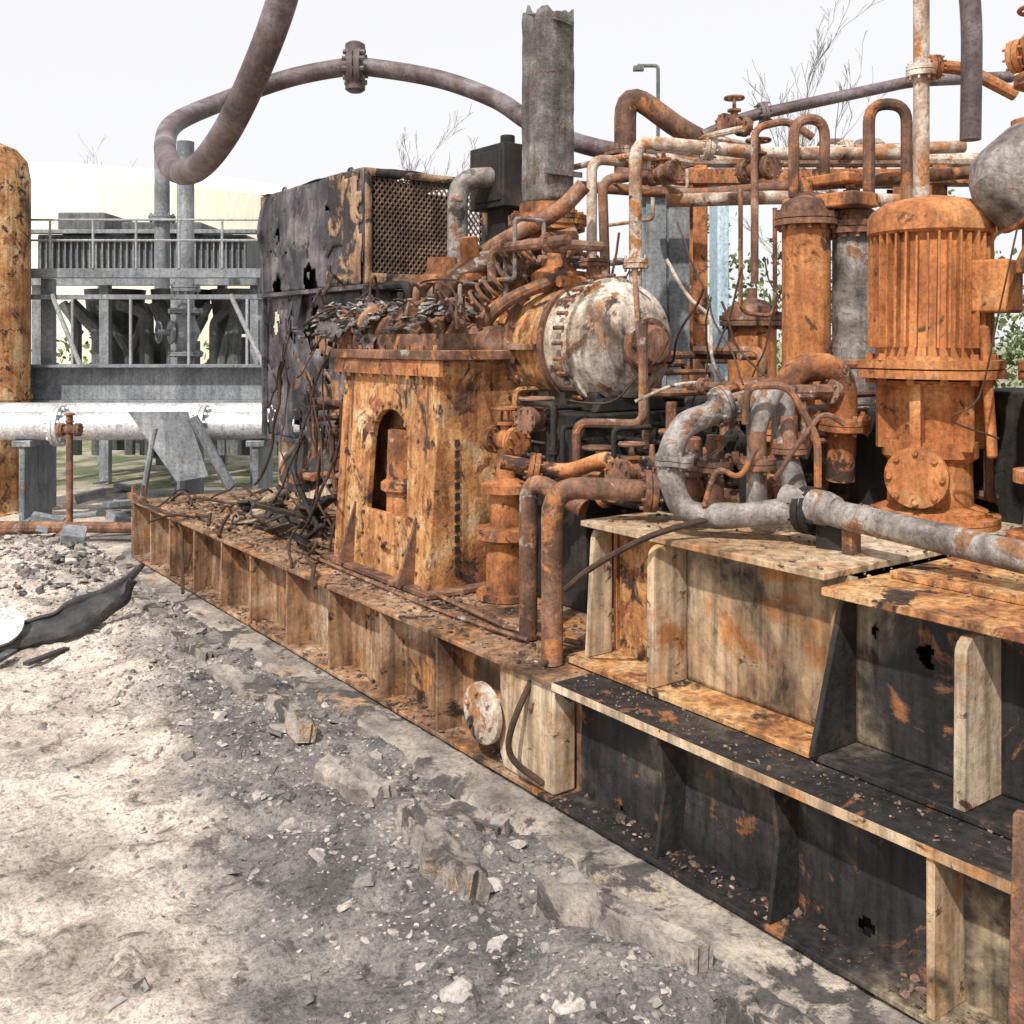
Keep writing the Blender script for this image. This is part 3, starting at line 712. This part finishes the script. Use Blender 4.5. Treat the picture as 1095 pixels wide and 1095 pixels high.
b=B()
b.tube([(2.97,2.42,1.24),(2.965,2.2,1.21),(2.95,1.5,1.17),(2.93,.4,1.12)],.047,18)
b.lathe((2.97,2.3,1.2225),(0,-1,-.03),[(0,.06),(.06,.06),(.1,.048)],18)
b.done('discharge_pipe',GREY)
b=B();b.obox((2.98,2.15,1.12),(.05,.04,.1));b.obox((2.96,1.3,1.08),(.05,.04,.1));b.done('pipe_supports',RUSTB)
def clutter(nm,mat,n,box,r0,r1,seed,steps=(3,6),sl=(.1,.4),pf=.3):
    random.seed(seed);b=B()
    for _ in range(n):
        p=Vector([U(box[i],box[i+3]) for i in range(3)]);pts=[p.copy()];last=-1
        for _2 in range(random.randint(*steps)):
            ax=random.choice([k for k in(0,1,2) if k!=last]);last=ax
            q=p.copy();q[ax]+=random.choice((-1,1))*U(*sl);q[ax]=min(max(q[ax],box[ax]),box[ax+3])
            if (q-p).length>.06:pts.append(q);p=q
        if len(pts)<2:continue
        r=U(r0,r1);b.tube(fillet(pts,r*2.2,4),r,8)
        for k in range(len(pts)-1):
            if R()<pf and r>.014:
                b.flange(pts[k].lerp(pts[k+1],U(.3,.7)),pts[k+1]-pts[k],r*1.8,.016,6)
    b.done(nm,mat,pp)
clutter('tubing_a',RUST,18,(3.15,4.15,1.2,3.9,5.6,2.2),.01,.035,1)
clutter('tubing_b',RUSTB,26,(3.1,3.95,.9,4.1,5.4,2.3),.008,.03,2)
clutter('tubing_c',RUSTB,10,(3.95,3.1,1.1,4.6,4.4,1.75),.015,.04,3,sl=(.2,.7))
clutter('tubing_d',RUSTB,22,(3.3,2.75,1.1,4.0,3.6,1.6),.01,.035,4)
clutter('tubing_e',PIPEW,4,(3.9,3.6,2.6,4.7,5.4,2.9),.01,.025,5,sl=(.3,.9),pf=.15)
clutter('tubing_f',RUSTB,8,(3.9,2.0,1.1,4.6,3.0,1.9),.015,.045,6)
clutter('tubing_g',SOOT2,26,(3.3,6.0,1.0,3.9,6.6,2.2),.012,.03,8)
clutter('tubing_h',RUSTB,26,(2.9,5.5,.55,3.5,6.6,1.4),.008,.03,9)
clutter('tubing_i',SOOT2,20,(3.0,2.9,1.1,3.6,4.1,1.5),.01,.03,10)
clutter('tubing_j',GREY,16,(3.1,4.0,1.3,3.8,5.4,2.45),.006,.018,11,pf=.1)
random.seed(21)
b=B()
b.valve((3.05,4.0,1.42),(1,.3,0),.04,h=.1,wheel=.08);b.valve((3.1,3.6,1.15),(0,1,0),.05);b.valve((3.35,3.3,1.2),(1,0,0),.045)
b.valve((4.1,4.2,2.75),(0,1,0),.04,h=.14,wheel=.05);b.valve((4.2,3.6,2.7),(0,1,0),.04,h=.15,wheel=.06);b.valve((4.35,3.9,3.0),(1,0,0),.035,h=.15,wheel=.05)
b.valve((3.2,3.35,1.2),(0,1,0),.045,h=.14,wheel=.0)
b.done('hand_valves',RUSTB,pp)
b=B();c0=W(1.54,5,0);b.obox((c0.x,c0.y,2.47),(.2,.42,.07));b.obox((c0.x,c0.y,2.58),(.12,.3,.05));b.done('crossover_block',RUST,pp,.01)
b=B();b.box(3.95,4.45,2.4,4.9,.507,1.5);b.box(4.0,4.4,1.9,2.35,1.07,1.6)  # added dark box that fills the gaps behind the pipes with shade
for y in(2.6,3.2,3.8,4.4):b.box(3.93,3.949,y,y+.45,.6,1.4)
b.done('dark_backing_box',SOOT2,None,.02)
# ------------------------------------------------------------------ cables
cb=root('burnt_cables',(3,4,1))
b=B()
def sag(p,q,s,n=14,wig=.02):
    p=Vector(p);q=Vector(q);out=[]
    for k in range(n+1):
        t=k/n;v=p.lerp(q,t);v.z-=s*4*t*(1-t);v+=noise.noise_vector(v*4+Vector((s*50,0,0)))*wig;out.append(v)
    return out
b.tube(catmull([W(.95,3.8,1.2),W(.75,3.75,1.16),W(.5,3.7,1.10),W(.3,3.75,.98),W(.2,3.85,.87)]),.012,8)
b.tube(catmull([W(.2,4.1,.56),W(.1,4.05,.5),W(0,4.0,.3),W(0,4.0,.18),W(.12,3.95,.1)]),.013,8)
for k in range(44):
    p=(U(2.75,3.3),U(4.9,6.8),U(.6,2.0));q=(p[0]+U(-.3,.3),p[1]+U(-.7,.7),max(.53,p[2]-U(.1,1.2)))
    b.tube(sag(p,q,U(.02,.2),wig=.05),U(.004,.011),6)
for k in range(26):
    p=(U(2.75,3.3),U(4.5,6.2),U(1.85,2.15));q=(p[0]+U(-.3,.3),p[1]+U(-.5,.5),p[2]-U(-.1,.2))
    b.tube(sag(p,q,-U(.0,.15),wig=.08),U(.005,.012),6)
for k in range(16):
    p=(U(2.45,3.2),U(5.6,8.4),.53);q=(p[0]+U(-.4,.3),p[1]+U(-1.2,1.2),.53);pts=sag(p,q,-U(.0,.1),wig=.08)
    b.tube(pts,U(.006,.014),6)
for k in range(12):
    p=(U(3.2,4.1),U(2.8,4.6),U(1.6,2.6));q=(p[0]+U(-.3,.3),p[1]+U(-.6,.6),p[2]-U(.2,.8));b.tube(sag(p,q,U(.03,.2),wig=.05),U(.003,.007),6)
b.tube(catmull([W(1.85,3.75,2.25),W(1.75,3.7,1.9),W(1.68,3.7,1.6),W(1.58,3.7,1.52),W(1.75,3.7,1.45)]),.004,6)
b.tube(catmull([(2.35,8.2,.55),(2.42,7.5,.5),(2.36,7.2,.3),(2.3,7.0,.08)]),.012,6)
b.done('cable_runs',CABLE,cb)
b=B()
for k in range(40):
    b.obox((U(2.6,3.4),U(5.8,7.4),.53+U(0,.3)*R()),(U(.05,.4),U(.02,.1),U(.005,.03)),U(0,3.14),U(-.6,.6),U(-.6,.6))
b.tube(catmull([(2.9,6.1,.55),(2.8,6.3,.95),(3.0,6.6,1.15),(3.1,6.9,.9)]),.02,8);b.lathe((3.0,6.5,.95),(-.6,-.4,.5),[(0,.2),(.02,.22),(.04,.16),(.05,.05)],20)
b.done('charred_scrap',SOOT,None,.002)
# ------------------------------------------------------------------ overhead pipe
op=root('overhead_pipe',W(-1.3,6,3.5))
pts=[(-.85,4.5,3.95),(-.98,4.65,3.62),(-1.08,4.8,3.37),(-1.26,5,3.08),(-1.49,5.3,2.85),(-1.76,5.7,2.75),(-2.08,6.3,2.86),(-2.36,7,3.14),(-2.48,7.6,3.42),(-2.25,8.1,3.7),(-1.77,8.2,3.9),(-1.325,8.2,3.985),(-1.10,8.2,3.98),(-.58,8.2,3.89),(-.127,8,3.68),(.16,7.8,3.45),(.514,7.8,3.3),(.94,7.8,3.22),(1.6,7.8,3.2)]
b=B();b.tube(catmull([W(*p) for p in pts],8),.072,18);b.done('pipe_run',PIPEG,op)
b=B();c=W(-1.25,8.2,3.985);ax=W(1,0,0);b.flange(c,ax,.15,.05,10,.02);b.lathe(c,(0,0,1),[(-.2,.05),(-.18,.08),(.18,.08),(.2,.05)],12);b.done('joint_flange',PIPEG,op)
vs=root('vent_riser',W(-3.7,11.6,0))
b=B();b.cyl(W(-3.68,11.6,0),W(-3.68,11.6,4.05),.095);b.cyl(W(-3.98,11.7,2.4),W(-3.98,11.7,4.0),.085);b.flange(W(-3.98,11.7,3.2),(0,0,1),.15,.03);b.flange(W(-3.68,11.6,2.4),(0,0,1),.16,.04)
b.valve(W(-3.68,11.6,1.9),(0,0,1),.12,up=(-1,0,0),h=.3,wheel=.12)
b.done('pipes',GREYB,vs)
# ------------------------------------------------------------------ left side
vt=root('vertical_pressure_tank',W(-5.42,10.7,0));c=W(-5.42,10.7,0)
b=B();b.lathe((c.x,c.y,.0),(0,0,1),[(0,.45),(.05,.45),(.06,.38),(1.2,.38),(1.2,.4),(1.24,.4),(1.24,.38),(3.5,.38),(3.68,.35),(3.8,.25),(3.86,.1),(3.87,.01)],40);b.done('shell',RUSTY,vt)
ac=root('air_cooler',W(-4.6,13,2.5))
def fbox(b,x0,x1,d0,d1,z0,z1):
    pl=[W(x0,d0,z0),W(x1,d0,z0),W(x1,d1,z0),W(x0,d1,z0)];b.prism(pl,(0,0,z1-z0))
b=B();fbox(b,-6.0,-3.35,13,15,2.62,3.15);fbox(b,-5.7,-5.1,12.9,14.8,3.15,3.42);fbox(b,-4.9,-3.9,12.9,14.9,3.15,3.3);b.done('cooler_box',GREYD,ac,.02)
b=B()
for k in range(34):
    x=-5.95+k*.078;fbox(b,x,x+.02,12.95,12.99,2.66,3.1)
for x in(-6.05,-5.2,-4.3,-3.3):
    for d in(12.95,15):fbox(b,x,x+.12,d,d+.12,0,2.62)
fbox(b,-6.1,-3.2,12.85,12.99,2.5,2.62);fbox(b,-6.1,-3.2,12.85,12.99,3.15,3.2)
b.done('cooler_frame',GREYB,ac,.005)
b=B();
for x in(-5.4,-4.5,-3.7):b.lathe(W(x,14,1.9),(0,0,1),[(0,.25),(.2,.35),(.6,.4)],20)
for k in range(14):
    x=U(-6,-3.3);b.tube(fillet([W(x,13.6,.3),W(x,13.6,U(1.2,2.2)),W(x+U(-.5,.5),13.6,2.3)],.1),U(.04,.1),8)
for k in range(8):
    x=U(-6,-3.4);fbox(b,x,x+U(.2,.7),14,14.5,U(.1,.5),U(1.2,2.3))
b.done('fans_and_tubes',GREYD,ac)
cw=root('catwalk',W(-4.2,11,1.5))
b=B();fbox(b,-5.4,-2.6,11,11.12,2.48,2.58);fbox(b,-5.4,-2.6,11,11.12,2.25,2.3)
fbox(b,-5.4,-2.5,10.9,11.3,1.52,1.55);fbox(b,-5.4,-2.5,11.05,11.09,1.17,1.52);fbox(b,-5.4,-2.5,10.9,11.3,1.14,1.17)
for x in(-5.1,-2.75):fbox(b,x,x+.12,11.13,11.25,0,2.48)
b.done('beams',GREYB,cw,.004)
HR=mk('handrail_grey',[(.3,(.25,.26,.27)),(.7,(.42,.43,.44))],3,[],streak=0)
b=B()
for z in(3.1,2.88):b.tube([W(-5.4,11,z),W(-2.6,11,z)],.013,6)
for k in range(7):b.tube([W(-5.4+k*.46,11,2.58),W(-5.4+k*.46,11,3.1)],.014,6)
for k in range(5):b.tube([W(-5.3+k*.62,10.95,1.55),W(-5.3+k*.62,10.95,2.25)],.016,6)
b.tube([W(-2.65,10.95,1.55),W(-3.0,10.95,2.3)],.025,6);b.tube([W(-4.6,10.95,1.55),W(-4.9,10.95,2.3)],.025,6)
b.done('handrails',HR,cw)
b=B();b.cyl(W(-5.6,10,.98),W(-2.0,10,.98),.14,24);b.cyl(W(-5.6,10.4,1.05),W(-2.0,10.4,1.05),.13,20)
for x in(-4.4,-3.0):b.flange(W(x,10,.98),W(1,0,0),.2,.04,12)
b.done('insulated_pipeline',SILV)
b=B()
for x in(-4.75,-3.2,-2.5):
    fbox(b,x,x+.06,9.9,10.5,0,.84);fbox(b,x-.06,x+.12,9.88,10.52,.78,.845)
b.done('pipeline_saddles',GREYB,None,.01)
b=B();P=[W(-3.55,9.5,1.15),W(-3.0,9.5,1.15),W(-2.8,9.5,.55),W(-3.1,9.5,.5)];b.prism(P,W(0,.02,0));b.tube([W(-2.95,9.5,1.1),W(-2.55,9.6,.3)],.05,8);b.tube([W(-3.3,9.5,1.0),W(-3.5,9.6,0)],.03,8)
b.done('bent_sheet_panel',GREYB,None,.003)
b=B();c=W(-4.0,9.3,0);b.cyl((c.x,c.y,0),(c.x,c.y,1.15),.03);b.valve((c.x,c.y,1.0),W(1,0,0),.038,h=.14,wheel=.04);b.lathe((c.x,c.y,0),(0,0,1),[(0,.14),(.12,.1)],12);b.done('standpipe_valve',RUSTB)
b=B();b.tube([W(-5.5,9.3,.13),W(-2.9,9.2,.13),W(-2.6,9.3,.2)],.05,10);b.tube([W(-5.2,9.0,.1),W(-3.4,9.6,.08)],.03,8);b.done('ground_pipe',RUSTB)
b=B()
for k in range(30):
    p=W(U(-5,-2.3),U(8.5,12.5),0);b.obox((p.x,p.y,U(.03,.2)),(U(.1,.6),U(.05,.3),U(.01,.08)),U(0,3),U(-.3,.3),U(-.3,.3))
b.done('scrap_metal',GREYB,None,.004)
# ------------------------------------------------------------------ trim debris foreground left
fd=root('burnt_trim_debris',W(-2.7,6.1,.1))
lo=catmull([W(-3.25,6.0,.0),W(-2.9,6.0,.02),W(-2.6,6.15,.05),W(-2.45,6.4,.12),W(-2.42,6.6,.25)],8)
hi=catmull([W(-3.25,6.1,.11),W(-2.9,6.15,.14),W(-2.68,6.3,.22),W(-2.5,6.5,.29),W(-2.44,6.65,.35)],8)
b=B();n=len(lo)
for k in range(n):
    for t in range(9):
        t/=8
        p=lo[k].lerp(hi[k],t);p=p+Vector((-.05,-.04,0))*math.sin(t*math.pi*2);b.v.append(p+noise.noise_vector(p*8)*.025)
for k in range(n-1):
    for t in range(8):
        i=k*9+t;b.f.append((i,i+1,i+10,i+9))
b.done('curved_strip',DARKR,fd,0,.02)
b=B();b.lathe(W(-2.98,6.0,.12),Vector((-.3,-.6,.8)),[(0,.12),(.03,.13),(.04,.1),(.045,.03)],24);b.done('lamp_disc',SILV,fd)
b=B();b.obox(W(-2.85,5.6,.04),(.5,.06,.02),.9);b.obox(W(-2.6,5.75,.04),(.3,.04,.02),.6);b.done('splinters',DARKR,fd)
# ------------------------------------------------------------------ background
tk=root('storage_tank',W(-14.5,36,0));c=W(-14.5,36,0)
b=B();b.lathe((c.x,c.y,0),(0,0,1),[(0,10.5),(5.9,10.5),(6.3,9.6),(6.7,8),(7.1,5),(7.3,.1)],72);b.done('shell',CREAM,tk)
ec=root('electrical_cabinet',W(1.2,8,0))
b=B();fbox(b,1.0,1.42,8,8.6,0,2.96);b.done('body',GREYB,ec,.02)
b=B();fbox(b,1.04,1.2,7.98,8.0,1.0,2.9);fbox(b,1.22,1.38,7.98,8.0,1.0,2.9);fbox(b,1.19,1.2,7.96,7.98,1.9,2.05);b.done('doors',GREYB,ec,.01)
b=B();fbox(b,1.8,1.9,9,9.4,0,3.3);fbox(b,1.76,1.94,8.96,9.44,3.301,3.35);b.done('blue_column',BLUE,None,.02)
pr=root('pipe_rack',W(1.8,6.8,0))
b=B()
for (x,d) in((1.27,7),(2.9,7.0),(1.3,8.0),(3.0,8)):
    fbox(b,x,x+.02,d,d+.12,0,3.0);fbox(b,x-.04,x+.06,d-.012,d-.001,0,3.0);fbox(b,x-.04,x+.06,d+.121,d+.132,0,3.0)
fbox(b,1.0,3.2,6.9,6.98,2.86,2.96);fbox(b,1.0,3.2,8.0,8.1,3.0,3.1)
b.done('steel_frame',RUST,pr,.004)
b=B()
for z,r,d in((3.05,.05,7.1),(3.0,.06,7.6)):b.tube([W(1.0,d,z),W(3.6,d,z)],r,10)
for x in(2.15,2.4):b.tube(fillet([W(x,7.2,.3),W(x,7.2,3.2),W(x+.2,7.2,3.2),W(x+.2,7.2,2.9)],.06),.022,8)
b.done('rack_pipes',PIPEW,pr)
def tree(name,base,h,seed,tw=3,spread=.5):
    random.seed(seed);b=B()
    def br(p,d,l,r,lev):
        pts=[p];q=p.copy();dd=d.copy()
        for k in range(5):
            dd=(dd+Vector((U(-1,1),U(-1,1),U(-.2,.6)))*.16).normalized();q=q+dd*l/5;pts.append(q.copy())
        b.tube(pts,lambda t:max(.0065,r*(1-.6*t)),5 if lev<2 else 3)
        if lev>=4:return
        for k in range(4):
            t=random.choice(pts[2:] if lev==0 else pts[1:])
            a=U(0,6.28);nd=(dd*.8+Vector((math.cos(a),math.sin(a),U(0,.5)))*spread).normalized()
            br(t,nd,l*U(.38,.58),r*.5,lev+1)
    for k in range(tw):br(Vector(base),Vector((U(-.1,.1),U(-.1,.1),1)).normalized(),h*.62,h*.005,0)
    b.done(name,BARK)
tree('bare_tree',W(-2.4,30,0),8.2,3,2,.38);tree('bare_tree',W(8.7,30,0),10.4,5,2,.38);tree('bare_tree',W(-.3,30,0),8,8,1,.45)
tree('bare_tree',W(-20.5,55,0),12.5,9,1)
random.seed(77)
b=B()
def leaves(c,rr,n):
    for k in range(n):
        p=c+Vector((random.gauss(0,1),random.gauss(0,1),random.gauss(0,.8)))*rr*.5;s=U(.05,.12)
        u=Vector((U(-1,1),U(-1,1),U(-1,1))).normalized();v=u.cross(Vector((U(-1,1),U(-1,1),U(-1,1)))).normalized()
        i=len(b.v);b.v+= [p-u*s,p+v*s*.6,p+u*s,p-v*s*.6];b.f.append((i,i+1,i+2,i+3))
for cl_ in range(220):leaves(W(U(4,16),U(20,28),U(.3,5.2)*U(.5,1)),U(.3,.9),45)
for cl_ in range(160):leaves(W(U(-16,4),U(24,34),U(.1,1.8)),U(.3,.8),30)
b.done('distant_shrubs',LEAF,flat=True)
sl=root('street_lamp',W(3.5,25,0))
b=B();b.tube(fillet([W(3.55,25,0),W(3.55,25,8.5),W(3.05,25,8.5)],.1),.045,8);fbox(b,2.95,3.2,24.9,25.1,8.38,8.48);b.done('pole_and_head',GREYD,sl)
b=B();q=W(1.2,2.42,0);b.obox((q.x,q.y,.3),(.05,.05,.75),.3,.0,.12);b.obox((q.x,q.y,.02),(.14,.14,.03),.3);b.done('rusty_post',RUSTB,None,.006)
# ------------------------------------------------------------------ light, world, camera
el=math.radians(50)
sd=Vector((-.80,-.45,0)).normalized()
dirv=Vector((sd.x*math.cos(el),sd.y*math.cos(el),math.sin(el)))
ld=bpy.data.lights.new('sun','SUN');ld.energy=4.6;ld.angle=math.radians(1.2);ld.color=(1,.93,.84)
lo_=bpy.data.objects.new('sun',ld);scene.collection.objects.link(lo_);lo_.rotation_euler=dirv.to_track_quat('Z','Y').to_euler();lo_.location=(0,0,10)
w=bpy.data.worlds.new('World');scene.world=w;w.use_nodes=True;nt=w.node_tree
bg=nt.nodes['Background'];sky=nt.nodes.new('ShaderNodeTexSky');sky.sky_type='NISHITA';sky.sun_disc=False
sky.sun_elevation=el;sky.sun_rotation=math.atan2(sd.x,sd.y);sky.dust_density=4;sky.air_density=1.0
mx=nt.nodes.new('ShaderNodeMix');mx.data_type='RGBA';mx.inputs[0].default_value=.82
nt.links.new(sky.outputs[0],mx.inputs[6]);mx.inputs[7].default_value=(7.3,7.15,7.2,1)
nt.links.new(mx.outputs[2],bg.inputs[0]);bg.inputs[1].default_value=.15
cam=bpy.data.cameras.new('camera');co=bpy.data.objects.new('camera',cam);scene.collection.objects.link(co)
co.location=(0,0,1.8);co.rotation_euler=(math.pi/2,0,-math.atan2(.587,.81))
cam.lens=36*1100/1095;cam.sensor_width=36;cam.shift_y=-.1667;cam.clip_end=3000;cam.clip_start=.05
scene.camera=co
scene.view_settings.view_transform='Standard';scene.view_settings.look='None';scene.view_settings.exposure=0
